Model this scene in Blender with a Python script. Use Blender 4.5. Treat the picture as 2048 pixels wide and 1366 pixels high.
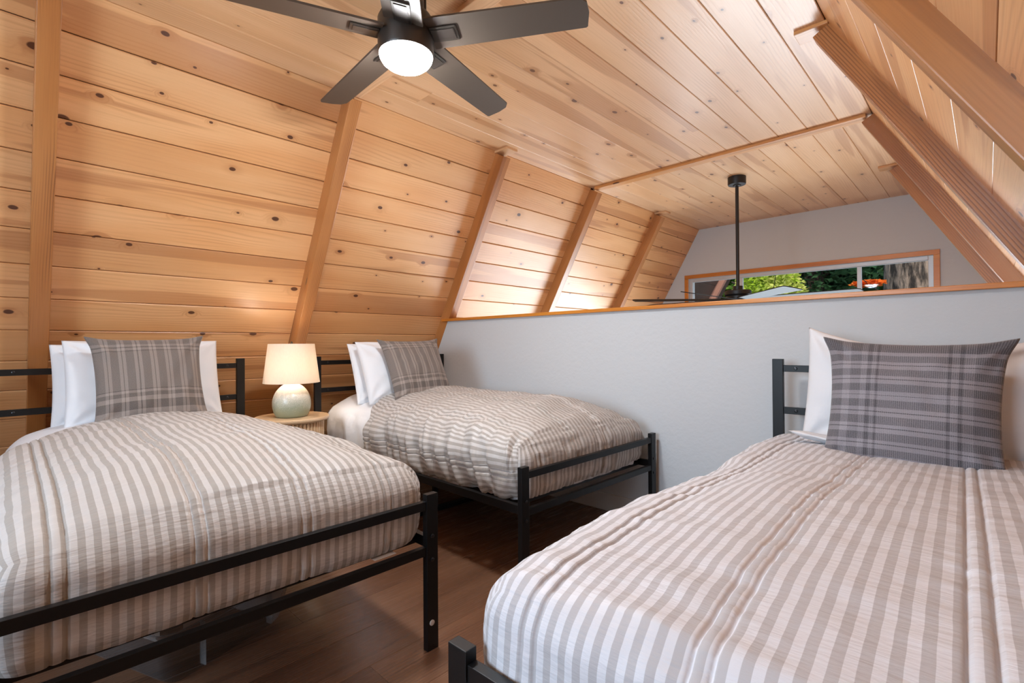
import bpy, bmesh, math, random
import numpy as np
from mathutils import Vector, Matrix, noise

sc = bpy.context.scene
for o in list(bpy.data.objects):
    bpy.data.objects.remove(o)
C = sc.collection
PI = math.pi
rad = math.radians
random.seed(7)

# ------------------------------------------------------------------ camera
F_PX, YAW, PITCH, ROLL = 988.8, rad(43.882), rad(0.380), rad(-0.382)
CAM_H = 0.92
fwd = Vector((-math.sin(YAW) * math.cos(PITCH), math.cos(YAW) * math.cos(PITCH), math.sin(PITCH)))
rgt = Vector((math.cos(YAW), math.sin(YAW), 0))
upv = rgt.cross(fwd)
r2 = math.cos(ROLL) * rgt + math.sin(ROLL) * upv
u2 = -math.sin(ROLL) * rgt + math.cos(ROLL) * upv
cd = bpy.data.cameras.new('camera')
cd.sensor_fit = 'HORIZONTAL'
cd.sensor_width = 36
cd.lens = 36 * F_PX / 2048
cd.clip_start = 0.02
cam = bpy.data.objects.new('camera', cd)
C.objects.link(cam)
cam.matrix_world = Matrix(((r2.x, u2.x, -fwd.x, 0), (r2.y, u2.y, -fwd.y, 0), (r2.z, u2.z, -fwd.z, CAM_H), (0, 0, 0, 1)))
sc.camera = cam

# ------------------------------------------------------------------ world, sun, window daylight, exposure
sc.view_settings.view_transform = 'Standard'
sc.view_settings.look = 'None'
sc.view_settings.gamma = 1
sc.view_settings.use_curve_mapping = False
sc.view_settings.exposure = 0.25
w = bpy.data.worlds.new('sky')
sc.world = w
w.use_nodes = True
wn = w.node_tree.nodes
wl = w.node_tree.links
wn.clear()
sky = wn.new('ShaderNodeTexSky')
sky.sky_type = 'NISHITA'
sky.sun_disc = False
sky.sun_elevation = rad(48)
sky.sun_rotation = rad(115)
bg = wn.new('ShaderNodeBackground')
bg.inputs['Strength'].default_value = 0.22
wo = wn.new('ShaderNodeOutputWorld')
wl.new(sky.outputs[0], bg.inputs[0])
wl.new(bg.outputs[0], wo.inputs[0])


def light(name, kind, loc, rot, power, color, **kw):
    d = bpy.data.lights.new(name, kind)
    d.energy = power
    d.color = color
    for k, v in kw.items():
        setattr(d, k, v)
    o = bpy.data.objects.new(name, d)
    C.objects.link(o)
    o.location = loc
    o.rotation_euler = rot
    return o


light('sunlight', 'SUN', (6, -4, 9), (rad(38), rad(28), 0), 2.6, (1.0, 0.93, 0.80), angle=rad(0.6))
# daylight entering by the window of the near gable (behind the camera) and by the tall window below the loft
light('daylight_near_gable', 'AREA', (-1.10, -1.90, 1.30), (rad(90), 0, 0), 78, (0.66, 0.82, 1.0), shape='RECTANGLE', size=1.4, size_y=1.3)
light('daylight_far_gable', 'AREA', (-1.45, 5.95, -0.55), (rad(-90), 0, 0), 290, (0.80, 0.90, 1.0), shape='RECTANGLE', size=2.9, size_y=2.6)

# ------------------------------------------------------------------ node helpers


class NT:
    def __init__(self, name):
        self.m = bpy.data.materials.new(name)
        self.m.use_nodes = True
        self.t = self.m.node_tree
        self.t.nodes.clear()

    def n(self, typ, ins=None, **attrs):
        nd = self.t.nodes.new('ShaderNode' + typ)
        for k, v in attrs.items():
            setattr(nd, k, v)
        for k, v in (ins or {}).items():
            s = nd.inputs[k]
            if isinstance(v, bpy.types.NodeSocket):
                self.t.links.new(v, s)
            else:
                s.default_value = v
        return nd

    def math(self, op, a, b=0.0, c=0.0, clamp=False):
        nd = self.n('Math', {0: a, 1: b, 2: c}, operation=op, use_clamp=clamp)
        return nd.outputs[0]

    def mix(self, fac, a, b, blend='MIX'):
        nd = self.n('Mix', {0: fac, 6: a, 7: b}, data_type='RGBA', blend_type=blend)
        return nd.outputs[2]

    def ss(self, x, lo, hi):
        nd = self.n('MapRange', {0: x, 1: lo, 2: hi, 3: 0.0, 4: 1.0}, interpolation_type='SMOOTHSTEP')
        return nd.outputs[0]

    def noise(self, vec, scale=1.0, detail=2.0, rough=0.5, dim='3D'):
        nd = self.n('TexNoise', {'Vector': vec, 'Scale': scale, 'Detail': detail, 'Roughness': rough}, noise_dimensions=dim)
        return nd.outputs[0]

    def comb(self, x, y, z=0.0):
        return self.n('CombineXYZ', {0: x, 1: y, 2: z}).outputs[0]

    def out(self, bsdf):
        o = self.n('OutputMaterial')
        self.t.links.new(bsdf, o.inputs[0])
        return self.m

    def bsdf(self, **ins):
        mp = {k.replace('_', ' '): v for k, v in ins.items()}
        return self.n('BsdfPrincipled', mp)

    def bump(self, h, strength=0.2, dist=0.01):
        return self.n('Bump', {'Height': h, 'Strength': strength, 'Distance': dist}).outputs[0]


def rgb(r, g, b):
    f = lambda c: (c / 255 / 12.92) if c / 255 <= 0.04045 else ((c / 255 + 0.055) / 1.055) ** 2.4
    return (f(r), f(g), f(b), 1)


def plain(name, col, rough=0.5, metal=0.0, spec=0.5, bump=0.0, bscale=200, **kw):
    t = NT(name)
    b = t.bsdf(Base_Color=col, Roughness=rough, Metallic=metal, **kw)
    b.inputs['Specular IOR Level'].default_value = spec
    if bump:
        tc = t.n('TexCoord').outputs['Object']
        h = t.noise(tc, bscale, 3)
        t.t.links.new(t.bump(h, bump, 0.004), b.inputs['Normal'])
    return t.out(b.outputs[0])


def wood(name, light1, light2, heart, line, knot, dens=0.5, ka=3.2, kb=5.2, freq=55, streak=0.5, lo=0.60, rough=0.36, tint=0.13, linew=0.32, spec=0.45):
    t = NT(name)
    tc = t.n('TexCoord').outputs['Object']
    sep = t.n('SeparateXYZ', {0: tc})
    rnd = t.n('ObjectInfo').outputs['Random']
    X = t.math('MULTIPLY_ADD', rnd, 37.0, sep.outputs[0])
    Yz = t.math('MULTIPLY_ADD', sep.outputs[2], 0.85, sep.outputs[1])
    Y = t.math('MULTIPLY_ADD', rnd, 91.0, Yz)
    mul = lambda a, k: t.math('MULTIPLY', a, k)
    wob = t.noise(t.comb(mul(X, 9), mul(Y, 30)), 1, 2, dim='2D')
    vo = t.n('TexVoronoi', {'Vector': t.comb(mul(X, ka), mul(Y, kb)), 'Scale': 1.0}, voronoi_dimensions='2D', feature='F1')
    vc = t.n('SeparateColor', {0: vo.outputs['Color']})
    d = t.math('MULTIPLY_ADD', t.math('SUBTRACT', wob, 0.5), 0.03, vo.outputs['Distance'])
    kr = t.math('MULTIPLY_ADD', t.math('POWER', vc.outputs[0], 2.0), 0.050, 0.019)
    pres = t.math('LESS_THAN', vc.outputs[1], dens)
    k = mul(t.math('SUBTRACT', 1.0, t.ss(t.math('DIVIDE', d, kr), 0.8, 1.15)), pres)
    halo = mul(t.math('SUBTRACT', 1.0, t.ss(t.math('DIVIDE', d, kr), 1.0, 4.2)), pres)
    nlow = t.noise(t.comb(mul(X, 0.9), mul(Y, 6.5)), 1, 2, dim='2D')
    g = t.math('MULTIPLY_ADD', Y, freq, t.math('MULTIPLY_ADD', nlow, 4.5, mul(halo, 2.2)))
    s = t.math('MULTIPLY_ADD', t.math('SINE', mul(g, 6.283)), 0.5, 0.5)
    ln = t.math('POWER', s, 3.0)
    lm = t.noise(t.comb(mul(X, 1.6), mul(Y, 9)), 1, 2, dim='2D')
    ln = mul(ln, t.ss(lm, 0.35, 0.65))
    fib = t.noise(t.comb(mul(X, 5), mul(Y, 260)), 1, 2, dim='2D')
    st = t.noise(t.comb(mul(X, 0.42), mul(Y, 9.0), 3.0), 1, 1.5, dim='2D')
    st = t.math('MULTIPLY_ADD', halo, 0.10, st)
    stm = mul(t.ss(st, lo, lo + 0.035), streak)
    base = t.mix(t.ss(nlow, 0.3, 0.7), light1, light2)
    base = t.mix(stm, base, heart)
    base = t.mix(mul(ln, linew), base, line)
    base = t.mix(mul(t.math('SUBTRACT', fib, 0.4), 0.35), base, line)
    base = t.mix(mul(halo, 0.30), base, line)
    base = t.mix(mul(k, 0.93), base, knot)
    r3 = t.math('FRACT', mul(rnd, 57.31))
    tv = t.math('MULTIPLY_ADD', r3, tint, 1.0 - tint * 0.6)
    base = t.mix(1.0, base, t.n('CombineColor', {0: tv, 1: tv, 2: tv}).outputs[0], 'MULTIPLY')
    b = t.bsdf(Base_Color=base, Roughness=t.math('MULTIPLY_ADD', fib, 0.15, rough - 0.07))
    b.inputs['Specular IOR Level'].default_value = spec
    b.inputs['Coat Weight'].default_value = 0.35
    b.inputs['Coat Roughness'].default_value = 0.30
    hgt = t.math('SUBTRACT', mul(fib, 0.4), mul(ln, 0.5))
    t.t.links.new(t.bump(hgt, 0.10, 0.004), b.inputs['Normal'])
    return t.out(b.outputs[0])


M = {}
M['pine'] = wood('knotty_pine', rgb(235, 182, 128), rgb(227, 167, 110), rgb(180, 116, 68), rgb(186, 120, 66), rgb(78, 36, 16), dens=0.78)
M['pine_ceiling'] = wood('pine_ceiling', rgb(236, 192, 148), rgb(228, 180, 132), rgb(186, 128, 84), rgb(180, 122, 76), rgb(104, 60, 34), dens=0.74, freq=70, linew=0.28)
M['fir'] = wood('fir_rafter', rgb(192, 130, 74), rgb(178, 114, 60), rgb(142, 84, 40), rgb(112, 62, 28), rgb(70, 32, 14), dens=0.14, ka=1.5, kb=9, freq=110, linew=0.75, tint=0.15)
M['fir_light'] = wood('fir_light', rgb(226, 168, 106), rgb(214, 152, 90), rgb(176, 114, 62), rgb(160, 100, 52), rgb(78, 36, 16), dens=0.18, ka=1.6, kb=9, freq=70, linew=0.6, tint=0.12)
M['cedar'] = wood('orange_trim', rgb(222, 144, 54), rgb(208, 126, 42), rgb(180, 100, 32), rgb(156, 84, 26), rgb(86, 36, 14), dens=0.12, ka=1.4, kb=9, freq=90, linew=0.5, tint=0.1)
M['floor'] = wood('dark_floor', rgb(132, 94, 70), rgb(114, 79, 58), rgb(92, 63, 47), rgb(74, 49, 38), rgb(62, 41, 32), dens=0.06, ka=1.2, kb=8, freq=95, linew=0.55, rough=0.25, tint=0.2, spec=0.6)
M['table_wood'] = wood('pale_oak', rgb(236, 206, 168), rgb(228, 194, 152), rgb(212, 174, 130), rgb(198, 158, 114), rgb(150, 104, 66), dens=0.0, freq=80, linew=0.35, streak=0.2, tint=0.06)
M['soffit'] = wood('dark_soffit', rgb(70, 50, 42), rgb(62, 44, 36), rgb(50, 34, 28), rgb(40, 28, 22), rgb(30, 20, 16), dens=0.1, tint=0.2, rough=0.7)
M['barge'] = wood('weathered_barge', rgb(176, 124, 104), rgb(160, 112, 94), rgb(140, 94, 78), rgb(120, 80, 66), rgb(80, 50, 40), dens=0.1, rough=0.7)


def paint(name, col, strength=0.25):
    t = NT(name)
    tc = t.n('TexCoord').outputs['Object']
    h = t.math('ADD', t.noise(tc, 38, 4, 0.6), t.math('MULTIPLY', t.noise(tc, 7, 2), 1.4))
    b = t.bsdf(Base_Color=col, Roughness=0.62, Normal=t.bump(h, strength, 0.006))
    b.inputs['Specular IOR Level'].default_value = 0.3
    return t.out(b.outputs[0])


M['grey'] = paint('grey_paint', rgb(206, 209, 211))
M['white_trim'] = paint('white_paint', rgb(214, 214, 212), 0.08)
M['shell'] = plain('shell_behind_boards', rgb(84, 46, 22), 0.8)
M['black'] = plain('black_metal', rgb(13, 13, 14), 0.42, 0.0, 0.4, 0.03, 400)
M['bolt'] = plain('bolt_metal', rgb(60, 60, 62), 0.3, 0.8)
M['plug'] = plain('white_plug', rgb(214, 206, 198), 0.4)
M['bronze'] = plain('dark_bronze', rgb(62, 54, 48), 0.34, 0.35, 0.5)
M['bronze_hi'] = plain('polished_bronze', rgb(70, 64, 58), 0.32, 0.6, 0.5)
M['blade'] = plain('blade_brown', rgb(84, 72, 62), 0.45, 0.0, 0.4, 0.02, 90)
M['fanblack'] = plain('matt_black_fan', rgb(30, 30, 32), 0.45, 0.2)
M['fanblade2'] = plain('grey_fan_blade', rgb(44, 43, 43), 0.6, 0.0, 0.2)
M['alu'] = plain('aluminium_sash', rgb(196, 198, 200), 0.4, 0.3)
M['vinyl'] = plain('white_vinyl', rgb(232, 232, 228), 0.4)


def glass():
    t = NT('window_glass')
    a = t.n('BsdfTransparent', {0: (0.96, 0.97, 0.97, 1)})
    g = t.n('BsdfGlossy', {0: (1, 1, 1, 1), 1: 0.02})
    f = t.n('LayerWeight', {0: 0.12})
    mx = t.n('MixShader', {0: t.math('MULTIPLY', f.outputs[0], 0.6), 1: a.outputs[0], 2: g.outputs[0]})
    return t.out(mx.outputs[0])


def clear_plastic():
    t = NT('clear_plastic')
    a = t.n('BsdfTransparent', {0: (0.90, 0.90, 0.90, 1)})
    g = t.bsdf(Base_Color=rgb(200, 200, 200), Roughness=0.12)
    f = t.n('LayerWeight', {0: 0.35})
    mx = t.n('MixShader', {0: t.math('MULTIPLY_ADD', f.outputs[0], 0.35, 0.015), 1: a.outputs[0], 2: g.outputs[0]})
    return t.out(mx.outputs[0])


M['glass'] = glass()
M['clear'] = clear_plastic()


def emis(name, col, s):
    t = NT(name)
    e = t.n('Emission', {0: col, 1: s})
    return t.out(e.outputs[0])


M['lens'] = emis('lit_opal_lens', (0.88, 0.94, 1.0, 1), 215)
M['bulb'] = emis('lit_bulb', (1.0, 0.86, 0.70, 1), 52)


def white_cloth(name, col):
    t = NT(name)
    tc = t.n('TexCoord').outputs['Object']
    h = t.math('ADD', t.noise(tc, 9, 3), t.math('MULTIPLY', t.noise(tc, 600, 1), 0.05))
    b = t.bsdf(Base_Color=col, Roughness=0.85, Normal=t.bump(h, 0.25, 0.02))
    b.inputs['Sheen Weight'].default_value = 0.2
    b.inputs['Specular IOR Level'].default_value = 0.2
    return t.out(b.outputs[0])


M['linen'] = white_cloth('white_linen', rgb(236, 237, 240))


def stripes(name, ca, cb, pitch=0.0242):
    t = NT(name)
    uv = t.n('UVMap').outputs[0]
    sep = t.n('SeparateXYZ', {0: uv})
    u, v = sep.outputs[0], sep.outputs[1]
    wob = t.noise(t.comb(t.math('MULTIPLY', u, 7), t.math('MULTIPLY', v, 24)), 1, 1, dim='2D')
    uu = t.math('MULTIPLY_ADD', t.math('SUBTRACT', wob, 0.5), 0.0016, u)
    fr = t.math('FRACT', t.math('DIVIDE', uu, pitch))
    m = t.ss(t.math('ABSOLUTE', t.math('SUBTRACT', fr, 0.5)), 0.235, 0.265)
    col = t.mix(m, ca, cb)
    pk = t.noise(t.comb(t.math('MULTIPLY', u, 22), t.math('MULTIPLY', v, 120)), 1, 3, dim='2D')
    pk2 = t.noise(t.comb(t.math('MULTIPLY', u, 9), t.math('MULTIPLY', v, 9)), 1, 3, dim='2D')
    h = t.math('ADD', t.math('MULTIPLY', pk, 0.45), pk2)
    ro = t.math('MULTIPLY_ADD', m, -0.16, 0.62)
    b = t.bsdf(Base_Color=col, Roughness=ro, Normal=t.bump(h, 0.30, 0.012))
    b.inputs['Sheen Weight'].default_value = 0.15
    b.inputs['Specular IOR Level'].default_value = 0.35
    return t.out(b.outputs[0])


M['stripe'] = stripes('striped_sateen', rgb(164, 156, 148), rgb(198, 192, 187))
M['stripe_daylit'] = stripes('striped_sateen_daylit', rgb(194, 191, 193), rgb(226, 226, 231))  # same sateen, with cool window daylight put into a paler colour


def ramp_node(t, fac, stops):
    nd = t.n('ValToRGB', {0: fac})
    cr = nd.color_ramp
    cr.interpolation = 'CONSTANT'
    while len(cr.elements) > 1:
        cr.elements.remove(cr.elements[-1])
    cr.elements[0].position = stops[0][0]
    cr.elements[0].color = (stops[0][1],) * 3 + (1,)
    for p, v in stops[1:]:
        e = cr.elements.new(p)
        e.color = (v, v, v, 1)
    return nd.outputs[0]


def plaid(name, dark, lightc, ustops, vstops, rib=0.0, tint=None):
    t = NT(name)
    uv = t.n('UVMap').outputs[0]
    sep = t.n('SeparateXYZ', {0: uv})
    u, v = sep.outputs[0], sep.outputs[1]
    a = ramp_node(t, u, ustops)
    b_ = ramp_node(t, v, vstops)
    f = t.math('MULTIPLY', t.math('ADD', a, b_), 0.5)
    weave = t.noise(t.comb(t.math('MULTIPLY', u, 150), t.math('MULTIPLY', v, 150)), 1, 1, dim='2D')
    f = t.math('MULTIPLY_ADD', t.math('SUBTRACT', weave, 0.5), 0.35, f, clamp=True)
    if rib:
        rb = t.math('MULTIPLY_ADD', t.math('SINE', t.math('MULTIPLY', u, rib)), 0.5, 0.5)
        band = t.math('SUBTRACT', 1.0, b_)
        f = t.math('SUBTRACT', f, t.math('MULTIPLY', t.math('MULTIPLY', rb, band), 0.42), clamp=True)
    col = t.mix(f, dark, lightc)
    h = t.math('ADD', weave, t.math('MULTIPLY', t.noise(uv, 7, 2, dim='2D'), 1.6))
    b = t.bsdf(Base_Color=col, Roughness=0.9, Normal=t.bump(h, 0.25, 0.006))
    b.inputs['Specular IOR Level'].default_value = 0.15
    b.inputs['Sheen Weight'].default_value = 0.25
    return t.out(b.outputs[0])


us = [(0.0, 0.25)]
for i in range(7):
    x0 = 0.075 + i * 0.134
    us += [(x0, 0.85), (x0 + 0.028, 0.05), (x0 + 0.036, 0.85), (x0 + 0.064, 0.18)]
vs = [(0.0, 0.1), (0.085, 0.9), (0.15, 0.12), (0.245, 0.9), (0.29, 0.2), (0.335, 0.85), (0.36, 0.1), (0.375, 0.45),
      (0.815, 0.1), (0.83, 0.8), (0.862, 0.1), (0.877, 0.8), (0.91, 0.3)]
M['plaid'] = plaid('brown_plaid', rgb(92, 84, 80), rgb(170, 157, 148), us[:31], vs)
vs3 = [(0.0, 0.35)]
for i in range(8):
    y0 = 0.045 + i * 0.118
    vs3 += [(y0, 0.80), (y0 + 0.03, 0.15), (y0 + 0.037, 0.80)]
    if len(vs3) < 30:
        vs3 += [(y0 + 0.062, 0.30)]
us3 = [(0.0, 0.30), (0.10, 0.75), (0.155, 0.35), (0.225, 0.70), (0.265, 0.12), (0.29, 0.65), (0.32, 0.10), (0.335, 0.62),
       (0.70, 0.08), (0.72, 0.65), (0.76, 0.08), (0.785, 0.62), (0.84, 0.30)]
M['plaid_blue'] = plaid('slate_plaid', rgb(88, 86, 90), rgb(176, 171, 177), us3, vs3[:31], rib=560)


def ceramic():
    t = NT('speckled_glaze')
    tc = t.n('TexCoord').outputs['Generated']
    z = t.n('SeparateXYZ', {0: tc}).outputs[2]
    ob = t.n('TexCoord').outputs['Object']
    sp = t.noise(ob, 420, 2)
    f = t.ss(t.math('MULTIPLY_ADD', t.math('SUBTRACT', sp, 0.5), 0.9, z), 0.15, 0.72)
    base = t.mix(f, rgb(150, 160, 136), rgb(232, 226, 216))
    b = t.bsdf(Base_Color=base, Roughness=0.28)
    return t.out(b.outputs[0])


M['ceramic'] = ceramic()


def shade_mat():
    t = NT('linen_shade')
    tc = t.n('TexCoord').outputs['Object']
    sp = t.n('SeparateXYZ', {0: tc})
    wv = t.noise(t.comb(t.math('MULTIPLY', sp.outputs[0], 300), t.math('MULTIPLY', sp.outputs[1], 300), t.math('MULTIPLY', sp.outputs[2], 40)), 1, 2)
    col = t.mix(t.math('MULTIPLY', wv, 0.4), rgb(246, 236, 222), rgb(214, 200, 184))
    d = t.n('BsdfDiffuse', {0: col})
    tr = t.n('BsdfTranslucent', {0: col})
    mx = t.n('MixShader', {0: 0.36, 1: d.outputs[0], 2: tr.outputs[0]})
    return t.out(mx.outputs[0])


M['shade'] = shade_mat()


def bark(name, a, b):
    t = NT(name)
    tc = t.n('TexCoord').outputs['Object']
    mp = t.n('Mapping', {'Vector': tc, 'Scale': (7, 7, 1.6)}).outputs[0]
    n = t.noise(mp, 1.5, 5, 0.65)
    col = t.mix(t.ss(n, 0.38, 0.66), a, b)
    bs = t.bsdf(Base_Color=col, Roughness=0.95, Normal=t.bump(n, 1.0, 0.08))
    return t.out(bs.outputs[0])


def leafmat(name, a, b):
    t = NT(name)
    tc = t.n('TexCoord').outputs['Object']
    n = t.noise(tc, 2.2, 3)
    col = t.mix(t.ss(n, 0.35, 0.65), a, b)
    d = t.n('BsdfDiffuse', {0: col})
    tr = t.n('BsdfTranslucent', {0: col})
    mx = t.n('MixShader', {0: 0.4, 1: d.outputs[0], 2: tr.outputs[0]})
    return t.out(mx.outputs[0])


M['bark'] = bark('fissured_bark', rgb(44, 36, 30), rgb(158, 136, 118))
M['bark_dark'] = bark('dark_bark', rgb(36, 30, 26), rgb(86, 72, 60))
M['leaf_bright'] = leafmat('sunlit_leaves', rgb(170, 196, 60), rgb(226, 226, 130))
M['leaf_mid'] = leafmat('green_leaves', rgb(62, 104, 40), rgb(136, 166, 70))
M['needle'] = leafmat('conifer_needles', rgb(30, 58, 40), rgb(82, 120, 80))
M['reflection_orange'] = leafmat('orange_reflection', rgb(236, 112, 40), rgb(250, 150, 70))  # colour of an orange reflection in the window glass
M['earth'] = plain('forest_floor', rgb(70, 60, 40), 0.95, bump=0.4, bscale=6)

# ------------------------------------------------------------------ mesh helpers


def link(name, me, m=None, parent=None, mtx=None, smooth=False):
    o = bpy.data.objects.new(name, me)
    C.objects.link(o)
    if m is not None and not me.materials:
        me.materials.append(M[m] if isinstance(m, str) else m)
    if parent is not None:
        o.parent = parent
    if mtx is not None:
        o.matrix_local = mtx
    if smooth:
        for p in me.polygons:
            p.use_smooth = True
    return o


def T(o, label=None, cat=None, group=None, kind=None):
    if label:
        o['label'] = label
    if cat:
        o['category'] = cat
    if group:
        o['group'] = group
    if kind:
        o['kind'] = kind
    return o


def empty(name, mtx, label, cat, group=None):
    o = bpy.data.objects.new(name, None)
    o.empty_display_size = 0.1
    C.objects.link(o)
    o.matrix_world = mtx
    return T(o, label, cat, group)


def frame(loc, X, Y, Z):
    X, Y, Z = Vector(X).normalized(), Vector(Y).normalized(), Vector(Z).normalized()
    return Matrix(((X.x, Y.x, Z.x, loc[0]), (X.y, Y.y, Z.y, loc[1]), (X.z, Y.z, Z.z, loc[2]), (0, 0, 0, 1)))


def pyd(verts, faces, name='m'):
    me = bpy.data.meshes.new(name)
    me.from_pydata(verts, [], faces)
    me.update()
    return me


def box_me(x0, x1, y0, y1, z0, z1, bev=0.0):
    bm = bmesh.new()
    bmesh.ops.create_cube(bm, size=1)
    for v in bm.verts:
        v.co = Vector((x0 + (v.co.x + .5) * (x1 - x0), y0 + (v.co.y + .5) * (y1 - y0), z0 + (v.co.z + .5) * (z1 - z0)))
    if bev:
        bmesh.ops.bevel(bm, geom=list(bm.edges), offset=bev, segments=2, affect='EDGES', profile=0.6)
    me = bpy.data.meshes.new('box')
    bm.to_mesh(me)
    bm.free()
    return me


def lathe_me(prof, seg=40, cap=True):
    """prof: list of (r, z)"""
    vs, fs = [], []
    for r, z in prof:
        for k in range(seg):
            a = 2 * PI * k / seg
            vs.append((r * math.cos(a), r * math.sin(a), z))
    n = len(prof)
    for i in range(n - 1):
        for k in range(seg):
            k2 = (k + 1) % seg
            fs.append((i * seg + k, i * seg + k2, (i + 1) * seg + k2, (i + 1) * seg + k))
    if cap:
        fs.append(tuple(range(seg))[::-1])
        fs.append(tuple((n - 1) * seg + k for k in range(seg)))
    me = pyd(vs, fs)
    bm = bmesh.new()
    bm.from_mesh(me)
    bmesh.ops.recalc_face_normals(bm, faces=bm.faces)
    bm.to_mesh(me)
    bm.free()
    return me


def autosmooth(o, ang=35):
    me = o.data
    for p in me.polygons:
        p.use_smooth = True
    try:
        me.set_sharp_from_angle(angle=rad(ang))
    except Exception:
        pass
    return o


def prism(poly, y0, y1):
    """poly of (x, z) extruded along y"""
    n = len(poly)
    vs = [(x, y0, z) for x, z in poly] + [(x, y1, z) for x, z in poly]
    fs = [tuple(range(n)), tuple(range(2 * n - 1, n - 1, -1))]
    for i in range(n):
        j = (i + 1) % n
        fs.append((i, i + n, j + n, j))
    me = pyd(vs, fs)
    bm = bmesh.new()
    bm.from_mesh(me)
    bmesh.ops.recalc_face_normals(bm, faces=bm.faces)
    bm.to_mesh(me)
    bm.free()
    return me


_pl = {}


def plank_me(L, wd, th, gap=0.0012, ch=0.0035, m='pine'):
    key = (round(L, 4), round(wd, 4), th, gap, ch, m)
    if key in _pl:
        return _pl[key]
    h = wd / 2 - gap
    sec = [(-h, -th), (h, -th), (h, -ch), (h - ch, 0), (-h + ch, 0), (-h, -ch)]
    n = len(sec)
    vs = [(-L / 2, y, z) for y, z in sec] + [(L / 2, y, z) for y, z in sec]
    fs = [tuple(range(n))[::-1], tuple(range(n, 2 * n))]
    for i in range(n):
        j = (i + 1) % n
        fs.append((i, j, j + n, i + n))
    me = pyd(vs, fs, 'plank')
    me.materials.append(M[m])
    _pl[key] = me
    return me


# ------------------------------------------------------------------ the room shell
ZC = 2.235
XL, KL = -2.392, 0.5557          # left slope: X = XL + KL * (z - ZC)
XR, KR = -0.462, 0.588           # right slope: X = XR - KR * (z - ZC)
FL, FR = -2.293, -0.539          # inner faces of the rafters at the ceiling
Y0, YF, YW = -1.60, 5.62, 2.345
ZLOW = -2.30
lx = lambda z, o=0.0: XL + KL * (z - ZC) + o
rx = lambda z, o=0.0: XR - KR * (z - ZC) + o
RAFT = [-1.03, 0.092, 1.243, 2.348, 3.455, 4.580]
RT = 0.066
RY = RAFT
dl = Vector((-KL, 0, -1)).normalized()
nl = Vector((1, 0, -KL)).normalized()
dr = Vector((KR, 0, -1)).normalized()
nr = Vector((-1, 0, -KR)).normalized()
TH = 0.02


def S(name, me, m, kind='structure', parent=None, mtx=None):
    o = link(name, me, m, parent, mtx)
    o['kind'] = kind
    return o


# loft floor (boards run along the ridge)
floor = S('floor', box_me(lx(0, -.05), rx(0, .05), Y0, YW + .1, -0.16, -0.020), 'shell')
x = rx(0, .02)
row = 0
while x > lx(0, -0.02):
    y = Y0 - random.uniform(0, 1.1)
    while y < YW + .02:
        a, b = max(y, Y0), min(y + 1.22, YW + .02)
        if b - a > .03:
            me = plank_me(b - a - .001, 0.18, TH, 0.0003, 0.0008, 'floor')
            link('plank', me, None, floor, frame((x - .09, (a + b) / 2, 0), (0, 1, 0), (-1, 0, 0), (0, 0, 1)))
        y += 1.22
    x -= 0.18
    row += 1

# ceiling
ceil = S('ceiling', box_me(XL - .03, XR + .03, Y0, YF, ZC + TH, ZC + .09), 'shell')
BW = (XR - XL) / 12
for i in range(12):
    xc = XL - .003 + BW * (i + .5)
    for a, b in ((Y0, 3.48), (3.48, YF)):
        cuts = [a, b]
        c = random.uniform(a + .5, b - .4)
        if random.random() < (.45 if a < 0 else .3):
            cuts = [a, c, b]
        for p, q in zip(cuts[:-1], cuts[1:]):
            me = plank_me(q - p - .0006, BW, TH, 0.0008, 0.003, 'pine_ceiling')
            link('plank', me, None, ceil, frame((xc, (p + q) / 2, ZC), (0, 1, 0), (1, 0, 0), (0, 0, -1)))
for y, full in ((-1.03, 1), (0.092, 1), (1.243, 1), (3.451, 1)):
    me = box_me(-(XR - XL) / 2 + .04, (XR - XL) / 2 - .03, -.036, .036, -.022, 0, .003)
    link('batten', me, 'pine_ceiling' if y < 2 else 'fir_light', ceil, Matrix.Translation(((XL + XR) / 2, y + .033, ZC)))
for y in (2.348, 4.58):
    for xc, m in ((XL + .058, 'pine_ceiling'), (XR - .055, 'fir_light')):
        me = box_me(-.062, .062, -.048, .048, -.016, 0, .002)
        link('end_block', me, m, ceil, Matrix.Translation((xc, y + .033, ZC)))

# sloped walls with boards between the rafters
SL = 0.1575


def slope_wall(name, left):
    X0 = XL if left else XR
    d, n = (dl, nl) if left else (dr, nr)
    back = n * (-TH)
    top = Vector((X0, 0, ZC)) + back - d * 0.02
    bot = top + d * 5.2
    o_ = -n * .06
    poly = [(top.x, top.z), (bot.x, bot.z), ((bot + o_).x, (bot + o_).z), ((top + o_).x, (top + o_).z)]
    wall = S(name, prism(poly, Y0, YF), 'shell')
    ys = [Y0] + RAFT + [YF]
    for bi in range(len(ys) - 1):
        a = ys[bi] + (RT if bi else 0)
        b = ys[bi + 1]
        nrow = 16 if b < 2.5 else 24
        for r in range(nrow):
            s = (r + .5) * SL - .002
            c = Vector((X0, (a + b) / 2, ZC)) + d * s
            me = plank_me(b - a + .01, SL, TH, 0.0016 if left else 0.0008, 0.0035 if left else 0.0008, 'pine')
            X = (0, -1, 0) if left else (0, 1, 0)
            jit = n * random.uniform(-.0008, .0008)
            link('plank', me, None, wall, frame(c + jit, X, d, n))
    # rafters
    dep = (FL - XL if left else XR - FR) * (n.x if left else -n.x)
    for i, y in enumerate(RAFT):
        ln = 2.53 if y < 2.4 else 4.6
        me = box_me(0.012, ln, 0, RT, -0.004, dep, .003)
        X = d
        Z = n
        Yv = Z.cross(X)
        m = 'fir'
        if left and y < 2.4:
            m = 'fir'
        loc = Vector((X0, y if Yv.y > 0 else y + RT, ZC))
        link('rafter', me, m, wall, frame(loc, X, Yv, Z))
    return wall


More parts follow.
